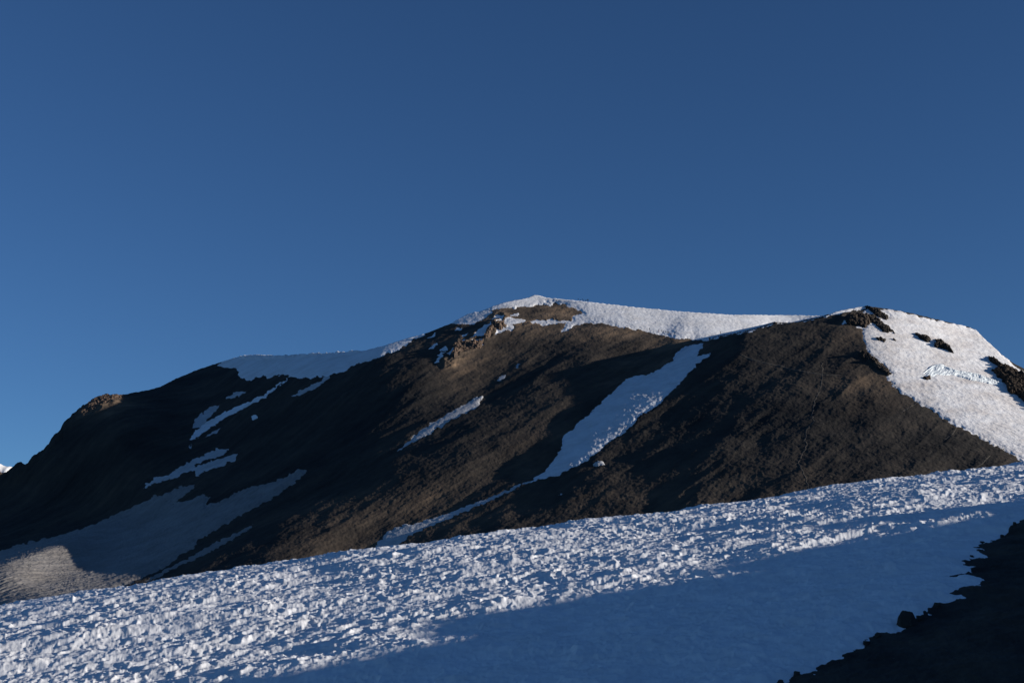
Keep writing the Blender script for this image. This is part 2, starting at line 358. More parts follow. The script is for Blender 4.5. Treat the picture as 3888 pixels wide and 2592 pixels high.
# ---- snow and outcrop outlines -------------------------------------------------
G_P = 'snow patches on the dark mountain face'
SNOWS = [
 ('snow_patch', 'S', 2.2, .1, z1([(1630, 270), (1645, 292), (1700, 304), (1780, 308), (1900, 301), (1960, 292), (2100, 282), (2352, 262), (2500, 245), (2352, 200), (1700, 240)]), 'thin sunlit snow rim on the left skyline above the long grey band', 'snow patch', G_P),
 # name, material, thickness, rough amplitude, outline, label, category, group
 ('snowfield', 'S', .7, .15, z7([(600, 100), (640, 300), (680, 296), (790, 285), (880, 268), (960, 262), (1100, 252), (1200, 245), (1300, 228), (1420, 235), (1490, 212), (1390, 196)]) +
   z9([(330, 150), (430, 168), (520, 205), (600, 245), (628, 270), (540, 285), (510, 305), (512, 345), (430, 362), (360, 355), (250, 345), (110, 350), (45, 357), (60, 375), (110, 370), (160, 405), (230, 400), (260, 387), (420, 378), (442, 395),
       (380, 465), (390, 492), (425, 478), (480, 425), (530, 393), (640, 382), (740, 377), (870, 387), (1050, 422), (1200, 447), (1350, 477), (1500, 515), (1620, 540), (1750, 545), (1900, 566), (2010, 575)]) +
   [(2737, 1279), (2804, 1268), (2842, 1259), (2898, 1243), (2942, 1228), (2970, 1231), (2997, 1231), (3030, 1228), (3074, 1217), (3119, 1208), (3150, 1196), (3180, 1182), (3198, 1120), (3196, 1000), (1800, 1000)],
   'bright summit snowfield running right from the peak behind the scree ridge', 'snowfield', None),
 ('snowfield', 'D', .7, .15, z3([(1362, 229), (1450, 234), (1560, 257), (1700, 293), (1850, 323), (1985, 350), (2022, 360), (2100, 428), (2200, 528), (2260, 590), (2352, 665), (2700, 900), (2900, 1700),
   (2500, 1380), (2352, 1278), (2200, 1185), (2000, 1082), (1880, 1027), (1790, 968), (1720, 915), (1660, 890), (1600, 847), (1500, 792), (1440, 737), (1405, 692), (1440, 672), (1420, 642), (1370, 602), (1310, 560), (1280, 525), (1270, 480), (1250, 440), (1250, 390), (1235, 365),
   (1190, 345), (1250, 352), (1290, 330), (1330, 318), (1240, 262), (1260, 235), (1310, 235), (1400, 285), (1425, 280), (1400, 258), (1378, 240)]),
   'sunlit dusty snow slope on the right flank behind the dark scree cone', 'snowfield', None),
 ('snow_patch', 'S', .6, .1, z7([(280, 300), (300, 425), (330, 437), (400, 445), (500, 450), (600, 430), (680, 400), (760, 345), (790, 315), (740, 290), (640, 300), (560, 200)]), 'smooth blue shaded snow shoulder on the skyline left of the peak', 'snow patch', G_P),
 ('snow_patch', 'S', .5, .1, z1([(1500, 347), (1530, 300), (1640, 200), (2352, 150), (2900, 50), (2912, 129), (2732, 229), (2582, 294), (2452, 329), (2352, 382), (2240, 415), (2160, 430), (2090, 425), (2050, 438), (2030, 415), (1985, 422), (1880, 510), (1800, 572), (1700, 622),
    (1560, 692), (1450, 762), (1335, 850), (1295, 852), (1340, 795), (1400, 745), (1550, 660), (1700, 595), (1790, 552), (1860, 508), (1990, 412), (1940, 400), (1830, 432), (1812, 405), (1700, 450), (1640, 410), (1630, 362)]), 'long blue-grey snow band under the left skyline with one thin streak running down', 'snow patch', G_P),
 ('snow_patch', 'P', .4, .1, z1([(2000, 558), (2105, 490), (2200, 448), (2250, 408), (2275, 420), (2150, 507), (2050, 550)]), 'thin snow streak just right of the long grey band', 'snow patch', G_P),
 ('snow_patch', 'P', .4, .1, z1([(1545, 572), (1600, 533), (1695, 510), (1625, 562)]), 'small snow lens above the long thin streak on the left mountain', 'snow patch', G_P),
 ('snow_patch', 'P', .4, .1, z1([(1328, 772), (1350, 700), (1430, 638), (1515, 608), (1465, 670), (1430, 705), (1390, 768)]), 'leaf shaped snow patch left of the long thin streak', 'snow patch', G_P),
 ('snow_patch', 'S', .5, .1, z1([(1726, 692), (1748, 678), (1764, 700), (1742, 714)]), 'tiny bright snow dot right of the long thin streak', 'snow patch', G_P),
 ('snow_patch', 'P', .4, .1, z1([(1405, 840), (1440, 806), (1525, 766), (1480, 806)]), 'narrow snow sliver just under the foot of the long thin streak', 'snow patch', G_P),
 ('snow_patch', 'P', .4, .1, z1([(1290, 916), (1322, 886), (1312, 918)]), 'tiny snow wedge above the ragged twin lobed patch', 'snow patch', G_P),
 ('snow_patch', 'P', .5, .2, z1([(975, 1188), (1050, 1120), (1160, 1088), (1270, 1018), (1380, 965), (1500, 908), (1575, 913), (1540, 945), (1480, 975), (1420, 990), (1330, 1030), (1340, 1040), (1440, 1005), (1540, 970), (1635, 955), (1620, 990), (1530, 1022), (1450, 1052), (1350, 1100), (1330, 1060), (1260, 1075), (1230, 1105), (1130, 1132), (1050, 1158)]), 'ragged twin lobed snow patch above the grey glacier on the left mountain', 'snow patch', G_P),
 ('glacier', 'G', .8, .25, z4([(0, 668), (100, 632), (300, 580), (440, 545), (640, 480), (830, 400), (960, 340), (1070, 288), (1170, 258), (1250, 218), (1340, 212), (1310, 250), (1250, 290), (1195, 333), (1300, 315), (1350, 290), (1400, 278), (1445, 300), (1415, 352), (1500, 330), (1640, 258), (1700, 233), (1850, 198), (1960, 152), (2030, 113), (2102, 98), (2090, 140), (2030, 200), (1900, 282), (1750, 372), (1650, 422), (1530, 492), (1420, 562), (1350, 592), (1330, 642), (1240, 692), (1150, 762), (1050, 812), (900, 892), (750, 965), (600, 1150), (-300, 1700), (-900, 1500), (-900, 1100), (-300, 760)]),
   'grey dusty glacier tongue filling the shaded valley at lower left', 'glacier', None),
 ('snow_patch', 'G', .4, .1, z4([(1000, 872), (1130, 788), (1250, 738), (1400, 648), (1520, 588), (1640, 528), (1742, 478), (1700, 524), (1560, 606), (1400, 696), (1240, 766), (1100, 840)]), 'thin grey snow streak right of the glacier tongue', 'snow patch', G_P),
 ('snow_patch', 'P', .5, .05, z2([(355, 1213), (460, 1128), (570, 1038), (680, 973), (760, 923), (850, 878), (930, 822), (958, 824), (940, 882), (900, 912), (820, 957), (740, 992), (650, 1052), (540, 1112), (450, 1162)]), 'slanting pale snow tongue alone on the middle of the dark face', 'snow patch', G_P),
 ('snow_patch', 'P', .4, .1, z2([(1066, 714), (1088, 685), (1118, 680), (1092, 708)]), 'small snow speck above the slanting middle tongue', 'snow patch', G_P),
 ('snow_patch', 'P', .4, .1, z2([(1184, 626), (1208, 602), (1224, 602), (1206, 624)]), 'smallest snow speck below the sunlit brown crags', 'snow patch', G_P),
 ('snow_couloir', 'C', .8, .24, z2([(2480, 462), (2440, 530), (2400, 562), (2522, 533), (2440, 600), (2345, 700), (2300, 745), (2250, 792), (2150, 900), (2050, 952), (1960, 1052), (1830, 1132), (1760, 1202), (1700, 1243), (1600, 1298), (1500, 1353), (1420, 1378), (1340, 1402), (1250, 1436), (1300, 1402), (1385, 1362), (1420, 1312), (1480, 1238), (1500, 1200), (1520, 1158), (1515, 1105), (1590, 1058), (1610, 1028), (1640, 988), (1690, 968), (1740, 908), (1780, 878), (1830, 828), (1870, 788), (1950, 718), (2000, 688), (2090, 688), (2150, 658), (2270, 588), (2290, 538), (2352, 488)]),
   'wide rough snow couloir between the dark face and the scree cone', 'snow couloir', None),
 ('snow_patch', 'P', .45, .1, z2([(1400, 1362), (1405, 1374), (1200, 1454), (1060, 1522), (850, 1612), (720, 1665), (560, 1735), (450, 1790), (370, 1855), (250, 1990), (60, 2030),
    (170, 1913), (280, 1793), (330, 1743), (430, 1703), (500, 1698), (700, 1643), (800, 1598), (1050, 1512), (1130, 1482), (1180, 1454), (1280, 1410)]), 'thin bluish snow strip in the gully below the wide couloir, widening at its foot', 'snow patch', G_P),
 ('snow_patch', 'P', .5, .25, z2([(1722, 1286), (1740, 1264), (1790, 1258), (1800, 1292), (1752, 1304)]), 'small crumbly snow patch right of the lower end of the couloir', 'snow patch', G_P),
 ('snow_patch', 'P', .4, .1, z2([(1482, 1504), (1500, 1492), (1508, 1508)]), 'tiny snow dot on the scree below the couloir', 'snow patch', G_P),
 ('snow_patch', 'S', .5, .1, z7([(76, 606), (118, 560), (156, 542), (122, 602)]), 'small snow patch near the left skyline slope, highest of the left column', 'snow patch', G_P),
 ('snow_patch', 'S', .5, .1, z7([(76, 736), (128, 678), (186, 662), (142, 714)]), 'small slanted snow patch at far left of the crag patches', 'snow patch', G_P),
 ('snow_patch', 'S', .5, .1, z7([(196, 760), (248, 708), (304, 696), (282, 744)]), 'rounded snow patch left of the lowest sunlit crags', 'snow patch', G_P),
 ('snow_patch', 'S', .5, .1, z7([(286, 800), (328, 733), (404, 702), (372, 762), (322, 806)]), 'snow patch touching the left edge of the lowest sunlit crags', 'snow patch', G_P),
 ('snow_patch', 'S', .5, .1, z7([(130, 876), (178, 830), (205, 800), (176, 800), (220, 770), (276, 763), (262, 792), (218, 828), (212, 862)]), 'lowest S shaped snow patch left of the crags', 'snow patch', G_P),
 ('snow_patch', 'S', .5, .1, z7([(446, 584), (498, 552), (536, 546), (512, 578)]), 'small snow lens left of the white snow tongue among crags', 'snow patch', G_P),
 ('snow_patch', 'S', .5, .1, z7([(360, 530), (400, 497), (466, 484), (402, 522)]), 'narrow snow lens just under the shaded skyline shoulder', 'snow patch', G_P),
 ('snow_patch', 'S', .6, .15, z7([(550, 604), (600, 538), (700, 468), (785, 426), (765, 480), (722, 512), (733, 560), (700, 604), (620, 592)]), 'large blue shaded snow tongue left of the brown crag tower', 'snow patch', G_P),
 ('snow_patch', 'S', .6, .15, z7([(550, 640), (600, 626), (676, 620), (672, 648), (610, 658)]), 'sunlit snow ledge under the large blue shaded tongue', 'snow patch', G_P),
 ('snow_patch', 'S', .6, .15, z7([(464, 724), (500, 688), (696, 670), (690, 684), (575, 708), (562, 728), (500, 742)]), 'bright snow ledge with a long right tail, lowest among the brown crags', 'snow patch', G_P),
 ('snow_patch', 'S', .5, .1, z7([(776, 404), (850, 348), (924, 352), (902, 392), (820, 402)]), 'upper blue snow strip above the brown crag tower', 'snow patch', G_P),
 ('snow_patch', 'S', .5, .1, z7([(806, 438), (840, 405), (918, 400), (926, 438)]), 'rounded snow patch directly left of the bright horizontal ledge', 'snow patch', G_P),
 ('snow_patch', 'S', .7, .2, z7([(930, 442), (934, 405), (960, 388), (1165, 392), (1165, 416), (1090, 432), (1010, 450), (1045, 490), (1000, 522), (930, 520), (880, 556), (842, 564), (818, 480), (840, 480), (870, 500), (905, 495), (932, 500), (960, 470)]), 'brightest snow patch at the brown crags, flat on top with a ragged lobe below', 'snow patch', G_P),
 ('snow_patch', 'S', .5, .1, z7([(976, 356), (1020, 330), (1055, 326), (1094, 345), (1050, 354)]), 'small bright snow lens on the brown scree under the peak', 'snow patch', G_P),
 ('snow_patch', 'S', .5, .1, z7([(434, 644), (480, 618), (524, 624), (500, 644)]), 'small snow lens left of the sunlit ledge', 'snow patch', G_P),
 ('snow_patch', 'S', .5, .15, z3([(965, 281), (1100, 256), (1200, 233), (1260, 222), (1290, 205), (1240, 160), (1000, 180)]), 'thin sunlit snow strip along the skyline of the scree cone', 'snow patch', G_P),
 ('snow_patch', 'S', .5, .1, z3([(455, 388), (475, 372), (525, 364), (500, 378)]), 'small snow sliver on the left edge of the cone skyline', 'snow patch', G_P),
 ('snow_patch', 'S', .5, .1, z3([(555, 344), (590, 330), (618, 328), (596, 344)]), 'tiny snow sliver just left of the cone knob', 'snow patch', G_P),
 ('snow_patch', 'S', .5, .1, z3([(1250, 258), (1270, 236), (1312, 236), (1300, 258), (1270, 266)]), 'small snow hollow between the crags on top of the cone', 'snow patch', G_P),
 ('snow_patch', 'S', .5, .1, z3([(1090, 330), (1120, 318), (1150, 326), (1120, 334)]), 'thin snow sliver left of the crags at the cone top', 'snow patch', G_P),
]
OUTS = [
 (z8([(285, 108), (480, 138), (530, 200), (587, 250), (560, 287), (500, 262), (440, 245), (380, 168), (300, 130)]), 1.5, 0, 'dark crag at the very top of the right hand summit'),
 (z8([(325, 208), (420, 213), (520, 300), (600, 368), (692, 440), (682, 452), (600, 422), (580, 437), (510, 427), (460, 370), (400, 320), (335, 262)]), 1.5, 0, 'long dark crag chain stepping down from the right hand summit'),
 (z8([(90, 245), (220, 223), (330, 230), (372, 300), (315, 362), (240, 352), (100, 330)]), 1.5, .15, 'brown crag block on top of the scree cone left of the snow'),
 (z8([(412, 492), (500, 486), (572, 520), (545, 552), (450, 522)]), 1.9, 0, 'small flat dark outcrop in snow, left of the tiny one'),
 (z8([(628, 498), (670, 493), (702, 520), (650, 528)]), 1.8, 0, 'tiny dark outcrop in the snow under the crag chain'),
 (z8([(880, 408), (960, 433), (1050, 480), (1097, 520), (1050, 547), (960, 517), (910, 462)]), 2.3, 0, 'upper of the two long black outcrops in the open snow'),
 (z8([(1093, 488), (1180, 523), (1312, 583), (1378, 687), (1340, 684), (1240, 642), (1128, 597), (1142, 540)]), 2.5, 0, 'lower and larger of the two long black outcrops in the snow'),
 (z8([(1755, 698), (1850, 738), (1950, 818), (2060, 848), (2130, 900), (2195, 935), (2320, 1000), (2500, 1100), (2500, 1500), (2195, 1252), (2110, 1192), (2000, 1132), (1990, 1060), (1940, 1010), (1860, 930), (1812, 872), (1890, 870), (1870, 830), (1812, 790)]), 2.6, .2, 'big dark rock rib at the right edge beside the ice cliff'),
 (z8([(912, 370), (948, 376), (932, 390)]), 1.0, 0, 'rock speck above the two long black outcrops'),
 (z8([(978, 955), (1100, 943), (1098, 985), (1040, 998), (982, 992)]), 1.6, .3, 'small brown rock exposed under the left end of the ice cliff'),
 (z3([(1300, 585), (1350, 590), (1400, 615), (1436, 650), (1440, 675), (1400, 678), (1340, 640), (1310, 610)]), 0.9, .1, 'dark crag knob on the right edge of the scree cone'),
 (z3([(1220, 540), (1280, 530), (1330, 565), (1300, 590), (1240, 570)]), 0.9, .1, 'low dark crag above the knob on the cone edge'),
 (z7([(700, 560), (735, 500), (800, 440), (870, 430), (940, 400), (930, 470), (870, 520), (800, 490), (790, 540), (740, 620), (700, 640)]), 1.5, .5, 'sunlit rusty crag tower between the snow tongues below the peak'),
 (z7([(350, 700), (460, 660), (560, 655), (700, 640), (660, 720), (560, 740), (440, 760), (360, 850), (340, 800)]), 1.4, .45, 'broken rusty crags around the lowest snow ledge'),
 (z1([(520, 672), (560, 630), (650, 572), (700, 545), (850, 535), (840, 552), (760, 590), (660, 640), (600, 672), (560, 680)]), 1.1, .6, 'orange sunlit crag on the far left shoulder skyline'),
]

sdw = 3.2
WU = Ug + sdw * 2.2 * fbm(Ug / 26, Vg / 20, 5, 40, .62); WV = Vg + sdw * 1.6 * fbm(Ug / 26 + 9, Vg / 20, 5, 50, .62)
def region(P, pad=14):
    P = np.array(P); c0, c1 = np.searchsorted(ucols, [P[:, 0].min() - pad, P[:, 0].max() + pad])
    c0 = max(c0 - 1, 0); c1 = min(c1 + 1, NC)
    m = (Vg[:, c0:c1] > P[:, 1].min() - pad) & (Vg[:, c0:c1] < P[:, 1].max() + pad)
    rows = np.where(m.any(1))[0]
    return rows[0], rows[-1] + 1, c0, c1
snow_sd = np.full(Ug.shape, -99.0)
store = []
for s in SNOWS:
    r0, r1, c0, c1 = region(s[4])
    sd = poly_sd(WU[r0:r1, c0:c1], WV[r0:r1, c0:c1], s[4])
    x_, y_ = PX[r0:r1, c0:c1], PY[r0:r1, c0:c1]
    sd = sd - 3.2 * np.maximum(0, fbm(x_ / 3.2, y_ / 3.2, 3, 310, .6)) + (2.6 if 'gully' in s[5] or s[0] == 'snow_couloir' else .8)        # stones melting through near the rim
    store.append((r0, r1, c0, c1, sd))
    snow_sd[r0:r1, c0:c1] = np.maximum(snow_sd[r0:r1, c0:c1], sd)
snowm = sst(snow_sd, -3, 5)

# ---- relief of the rock: fall line gullies, blocks, loose scree -------------------
def relief(x, y):
    # rotate to the fall line (down to the left and towards the camera)
    c, s_ = math.cos(R(42)), math.sin(R(42))
    p = x * c - y * s_; q = x * s_ + y * c
    wx = p + 9 * fbm(x / 70, y / 70, 2, 90)
    g = .55 * ridged(wx / 46, q / 190, 3, 60) + .13 * ridged(wx / 13, q / 60, 3, 70) + .65 * fbm(x / 40, y / 40, 3, 77)
    return g
rough_m = 1 - snowm
edge = sst(Vg - vtop[None, :], 0, 30)
rel_amp = 1
face = rough_m * (.25 + .75 * edge)
craggy = np.zeros(Ug.shape)
for P, wd in ((z7([(300, 850), (450, 700), (700, 560), (900, 400)]), 45), (z1([(60, 1100), (250, 1000), (400, 800), (560, 650), (760, 570)]), 45), (z8([(60, 250), (300, 250), (500, 330)]), 28), (z3([(1230, 540), (1350, 600), (1430, 660)]), 22)):
    craggy = np.maximum(craggy, sst(seg_d(Ug, Vg, P), wd, wd * .3))
rel = face * relief(PX, PY) * 1.0
rel += rough_m * (.35 + .65 * edge) * (.24 * fbm(PX / 12, PY / 12, 5, 21, .55) + .12 * fbm(PX / 2.2, PY / 2.2, 3, 33, .7))
rel += rough_m * craggy * (1.2 * ridged(PX / 14, PY / 14, 5, 81, .6) - .4)
rel += snowm * (.25 * relief(PX, PY) * .3)
PZ2 = PZ + rel

def region_warm(U, V):
    w = np.zeros(U.shape)
    for (u, v, ru, rv, a) in ((2050, 1215, 260, 70, .95), (1850, 1300, 160, 90, .30), (2300, 1260, 260, 50, .6), (2550, 1310, 150, 40, .5), (2450, 1420, 200, 90, .3), (1600, 1950, 420, 130, .38), (2050, 1720, 150, 150, .25), (1300, 2090, 250, 80, .35),
                             (380, 1540, 120, 40, .9), (1760, 1370, 90, 90, .6), (3300, 1480, 130, 90, .35), (3000, 1900, 400, 120, .2), (2300, 1900, 400, 90, .2), (3230, 1290, 110, 50, .3)):
        w = np.maximum(w, a * np.exp(-((U - u) / ru) ** 2 - ((V - v) / rv) ** 2))
    return w
warm = np.clip(region_warm(Ug, Vg) * (1 + .8 * fbm(PX / 30, PY / 30, 3, 17)), 0, 1)

def streaks(x, y):                      # fans of paler and darker scree drawn out down the fall line
    c_, s_ = math.cos(R(42)), math.sin(R(42)); p = x * c_ - y * s_; q = x * s_ + y * c_
    w_ = p + 6 * fbm(x / 50, y / 50, 2, 501)
    return np.clip(.5 + .20 * fbm(w_ / 8, q / 60, 4, 502, .6) + .22 * fbm(x / 45, y / 45, 4, 503) + .12 * fbm(x / 5, y / 5, 3, 504), 0, 1)
# back of the mountain, falling away behind the skyline
NB = 26
back = []
for k in range(NB, 0, -1):
    dy = 2.0 * k ** 2.1
    y = PY[0] + dy
    x = PX[0] / PY[0] * y
    z = PZ2[0] + PZ[0] / PY[0] * dy * .0 - .10 * np.minimum(dy, 30) - .42 * np.maximum(dy - 30, 0) - 1.0 * fbm(x / 30, y / 30, 3, 4) * min(1, dy / 40)
    back.append(np.stack([x, y, z], -1))
P3 = np.stack([PX, PY, PZ2], -1)
# skirt running down into the hidden valley in front
front = []
for k in range(1, 12):
    t = k / 11.0
    y = PY[-1] + (np.minimum(PY[-1] * .9, 330) - PY[-1]) * t
    x = PX[-1] + (PX[-1] / PY[-1] * y - PX[-1])
    z = PZ2[-1] + (-60 - PZ2[-1]) * (t * (2 - t) if False else t)
    front.append(np.stack([x, y, z], -1))
full = np.concatenate([np.array(back), P3, np.array(front)], 0)
wf = np.concatenate([np.repeat(warm[:1], NB, 0), warm, np.repeat(warm[-1:], 11, 0)], 0)
mt = mesh_obj('mountain', full.reshape(-1, 3), grid_faces(full.shape[0], NC), M_ROCK, True, attr={'warm': wf, 'streak': streaks(full[..., 0], full[..., 1])})
tag(mt, kind='structure')

# sheet normals for offsets
dU = np.gradient(P3, axis=1); dV = np.gradient(P3, axis=0)
NRM = np.cross(dV, dU); NRM /= np.linalg.norm(NRM, axis=-1, keepdims=True) + 1e-9
NRM[NRM[..., 2] < 0] *= -1
smooth_up = np.array([-.15, -.35, .92])

def sheet_patch(name, mat, r0, r1, c0, c1, sd, T, amp, wav, steep=6.0, lim=-5, crag=False, warmv=0, extra=None):
    p = P3[r0:r1, c0:c1]; x, y = p[..., 0], p[..., 1]
    h = np.where(sd > 0, T * (1 - np.exp(-np.maximum(sd, 0) / steep)), sd * .07)
    if crag:
        n = ridged(x / 9, y / 9, 5, 3, .62) * .8
        h = h + sst(sd, 0, 6) * T * (.32 * n + .28 * fbm(x / 2.5, y / 2.5, 4, 9, .6))
    else:
        cup = worley(x / wav + .3 * fbm(x / 3, y / 3, 2, 6), y / (wav * 1.3), 5)
        h = h + sst(sd, 0, 8) * amp * (cup * 1.3 - .4 + .8 * fbm(x / (wav * 2.2), y / (wav * 2.2), 3, 12) + (.6 * fbm(x / 14, y / 14, 3, 15)))
    if name == 'glacier':                         # flow stripes down the tongue
        c_g, s_g = math.cos(R(42)), math.sin(R(42)); pg = x * c_g - y * s_g; qg = x * s_g + y * c_g
        h = h + sst(sd, 0, 20) * (.3 * ridged(pg / 9 + .4 * fbm(x / 25, y / 25, 2, 4), qg / 170, 3, 401) + .2 * fbm(pg / 2, qg / 12, 3, 402))
    q = p + smooth_up * h[..., None]
    # keep the skyline edge closed: carry the first row over the back
    keep = sd > lim
    if name != 'snowfield':                       # one connected piece
        left = keep.copy(); best = None
        while left.any():
            st = [tuple(np.argwhere(left)[0])]; left[st[0]] = False; comp = []
            while st:
                i, j = st.pop(); comp.append((i, j))
                for a_, b_ in ((i + 1, j), (i - 1, j), (i, j + 1), (i, j - 1)):
                    if 0 <= a_ < sd.shape[0] and 0 <= b_ < sd.shape[1] and left[a_, b_]: left[a_, b_] = False; st.append((a_, b_))
            if best is None or len(comp) > len(best): best = comp
        keep = np.zeros(keep.shape, bool)
        if best: bb = np.array(best); keep[bb[:, 0], bb[:, 1]] = True
    nr, nc = sd.shape
    if r0 == 0:
        ext = []
        for k in (3, 2, 1):
            e = q[0].copy(); dy = k * k * 3.0; e[:, 0] += e[:, 0] / e[:, 1] * dy; e[:, 1] += dy; e[:, 2] -= .12 * dy
            ext.append(e)
        q = np.concatenate([np.array(ext), q], 0); keep = np.concatenate([np.repeat(keep[:1], 3, 0), keep], 0); nr += 3
    Fq = grid_faces(nr, nc, keep)
    # drop the stretched faces across the cone's skyline
    Vv = q.reshape(-1, 3)
    ext_ = Vv[Fq][:, :, 1]
    Fq = Fq[(ext_.max(1) - ext_.min(1)) < 40]
    if len(Fq) == 0: return None
    if len(Fq) < 6000:                            # keep the largest piece only
        par = {}
        def find(i):
            while par.setdefault(i, i) != i: par[i] = par[par[i]]; i = par[i]
            return i
        for f in Fq.tolist():
            r_ = find(f[0])
            for k in f[1:]: par[find(k)] = r_
        lab_ = np.array([find(f[0]) for f in Fq.tolist()]); u_, n_ = np.unique(lab_, return_counts=True)
        Fq = Fq[lab_ == u_[n_.argmax()]]
    a = {'warm': np.full(nr * nc, warmv, float)}
    V2, F2, a2 = compact(Vv, Fq, a)
    return mesh_obj(name, V2, F2, mat, not crag, attr=a2)
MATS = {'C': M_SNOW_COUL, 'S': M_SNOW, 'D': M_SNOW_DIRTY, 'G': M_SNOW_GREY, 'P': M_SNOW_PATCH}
for s, (r0, r1, c0, c1, sd) in zip(SNOWS, store):
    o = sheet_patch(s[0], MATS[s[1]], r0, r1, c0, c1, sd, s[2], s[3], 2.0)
    if o is None: print('EMPTY', s[5]); continue
    if s[0] == 'snowfield' or s[0] == 'glacier': tag(o, s[5], kind='structure')
    else: tag(o, s[5], s[6], s[7])
for P, T, wm, lab in OUTS:
    r0, r1, c0, c1 = region(P)
    sd = poly_sd(WU[r0:r1, c0:c1], WV[r0:r1, c0:c1], P)
    sn = snow_sd[r0:r1, c0:c1]
    o = sheet_patch('rock_outcrop', M_CRAG if wm > .4 else M_BLACKROCK, r0, r1, c0, c1, sd, T, 0, 1, 5.0, crag=True, warmv=wm)
    if o is None: print('EMPTY', lab); continue
    tag(o, lab, 'rock outcrop', 'rock outcrops on the mountain')

def ground_pt(u, v, up=0.0):
    y, _ = depth(np.array([float(u)]), np.array([float(v)]))
    i = int(np.argmin(np.abs(ucols - u))); j = int(np.argmin(np.abs(Vg[:, i] - v)))
    return P3[j, i] + np.array([0, 0, up])
def nearest(u, v):
    i = int(np.clip(np.searchsorted(ucols, u), 1, NC - 2)); fi = (u - ucols[i - 1]) / (ucols[i] - ucols[i - 1])
    t = (v - vtop[i]) / (vbot[i] - vtop[i]) * (NR - 1); j = int(np.clip(math.floor(t), 0, NR - 2)); fj = np.clip(t - j, 0, 1)
    A = P3[j, i - 1] * (1 - fi) + P3[j, i] * fi; B_ = P3[j + 1, i - 1] * (1 - fi) + P3[j + 1, i] * fi
    return A * (1 - fj) + B_ * fj

# ---- ice cliff --------------------------------------------------------------------
top = z8([(985, 915), (1040, 880), (1100, 835), (1160, 823), (1250, 843), (1380, 893), (1480, 908), (1640, 938), (1740, 973), (1860, 1008), (1992, 1048)])
bot = z8([(850, 985), (920, 985), (1000, 968), (1110, 955), (1200, 942), (1330, 932), (1450, 962), (1600, 1003), (1740, 1030), (1880, 1077), (1997, 1137)])
def resamp(P, n):
    P = np.array(P, float); d = np.concatenate([[0], np.cumsum(np.hypot(*np.diff(P, axis=0).T))])
    t = np.linspace(0, d[-1], n); return np.stack([np.interp(t, d, P[:, 0]), np.interp(t, d, P[:, 1])], -1)
n = 260
tp, bt = resamp(top, n), resamp(bot, n)
rows = []
tpar = np.arange(n) / 9.0
flute = .35 * np.abs(fbm(tpar / 5, tpar * 0 + 9, 3, 22)) + .07 * np.abs(fbm(tpar, tpar * 0, 3, 2)) + .05 * np.abs(fbm(tpar * 2.3, tpar * 0 + 4, 2, 12))
TP = np.array([nearest(*p) for p in tp]); BP = np.array([nearest(*p) for p in bt])
lip = 1.7 * np.sin(np.pi * np.clip((np.arange(n) + 8) / (n + 8), 0, 1)) ** .5
prof = [(-.35, 0.0, .0), (-.12, .35, .7), (0, .75, 1.0), (.05, .9, 1.0), (.2, .85, .8), (.4, .8, .55), (.6, .82, .5), (.8, .95, .35), (1.0, .6, .1), (1.12, -.2, -.3)]
for t, outw, up in prof:
    base = TP * (1 - t) + BP * t
    off = np.stack([np.zeros(n), -1.0 * lip * outw + flute * (1.2 if .1 < t < .95 else .5), up * lip * .8 + .06 * fbm(tpar * 3, tpar * 0 + t * 5, 2, 3)], -1)
    rows.append(base + off)
rows = np.array(rows)
# subdivide rows
tf = np.linspace(0, len(prof) - 1, 60); i0 = np.minimum(tf.astype(int), len(prof) - 2); fr = (tf - i0)[:, None, None]
fine = rows[i0] * (1 - fr) + rows[i0 + 1] * fr
jj, ii = np.meshgrid(np.arange(n), np.arange(60))
fine[..., 1] += .5 * fbm(jj / 16.0, ii / 14.0, 4, 66)
o = mesh_obj('ice_cliff', fine.reshape(-1, 3), grid_faces(60, n), M_ICE, True)
tag(o, 'pale blue broken ice cliff cutting across the right snow slope', 'ice cliff')

# ---- trails on the cone ------------------------------------------------------------
def trail(pts, w, amp=2.0):
    P = resamp(pts, max(12, int(len(pts) * 14))); n_ = len(P)
    P[:, 0] += amp * fbm(np.arange(n_) / 4.0, np.arange(n_) * 0 + P[0, 0], 3, 31)
    T = np.gradient(P, axis=0); T /= np.linalg.norm(T, axis=1, keepdims=True) + 1e-9
    Nn = np.stack([-T[:, 1], T[:, 0]], -1)
    ww = w * (1 + .7 * fbm(np.arange(n_) / 3.0, np.arange(n_) * 0 + 7, 2, 3)) * np.minimum(1, np.minimum(np.arange(n_), n_ - 1 - np.arange(n_)) / 6 + .2)
    L = []
    for s in (-1, -.5, 0, .5, 1):
        q = np.array([nearest(*(P[k] + Nn[k] * ww[k] * s)) for k in range(n_)])
        q[:, 2] += .07 - .06 * abs(s) ** 2
        L.append(q)
    L = np.array(L)
    o = mesh_obj('path', L.reshape(-1, 3), grid_faces(5, n_), M_PATH, True)
    tag(o, kind='structure')
trail(z3([(400, 540), (480, 575), (600, 600), (680, 610), (780, 650), (880, 675), (980, 688), (1100, 692)]), 2.2)
trail(z3([(962, 590), (970, 680), (958, 760), (912, 860), (898, 960), (905, 1010), (862, 1060), (848, 1130), (860, 1160), (830, 1220), (800, 1280), (830, 1340), (858, 1400), (875, 1480)]), 2.4, 4)
trail(z3([(1510, 932), (1560, 900), (1622, 866)]), 2.4, .5)
trail(z3([(1800, 1128), (1860, 1090), (1892, 1040)]), 2.4, .5)
trail(z3([(1950, 1352), (2060, 1290), (2122, 1228)]), 2.4, .5)

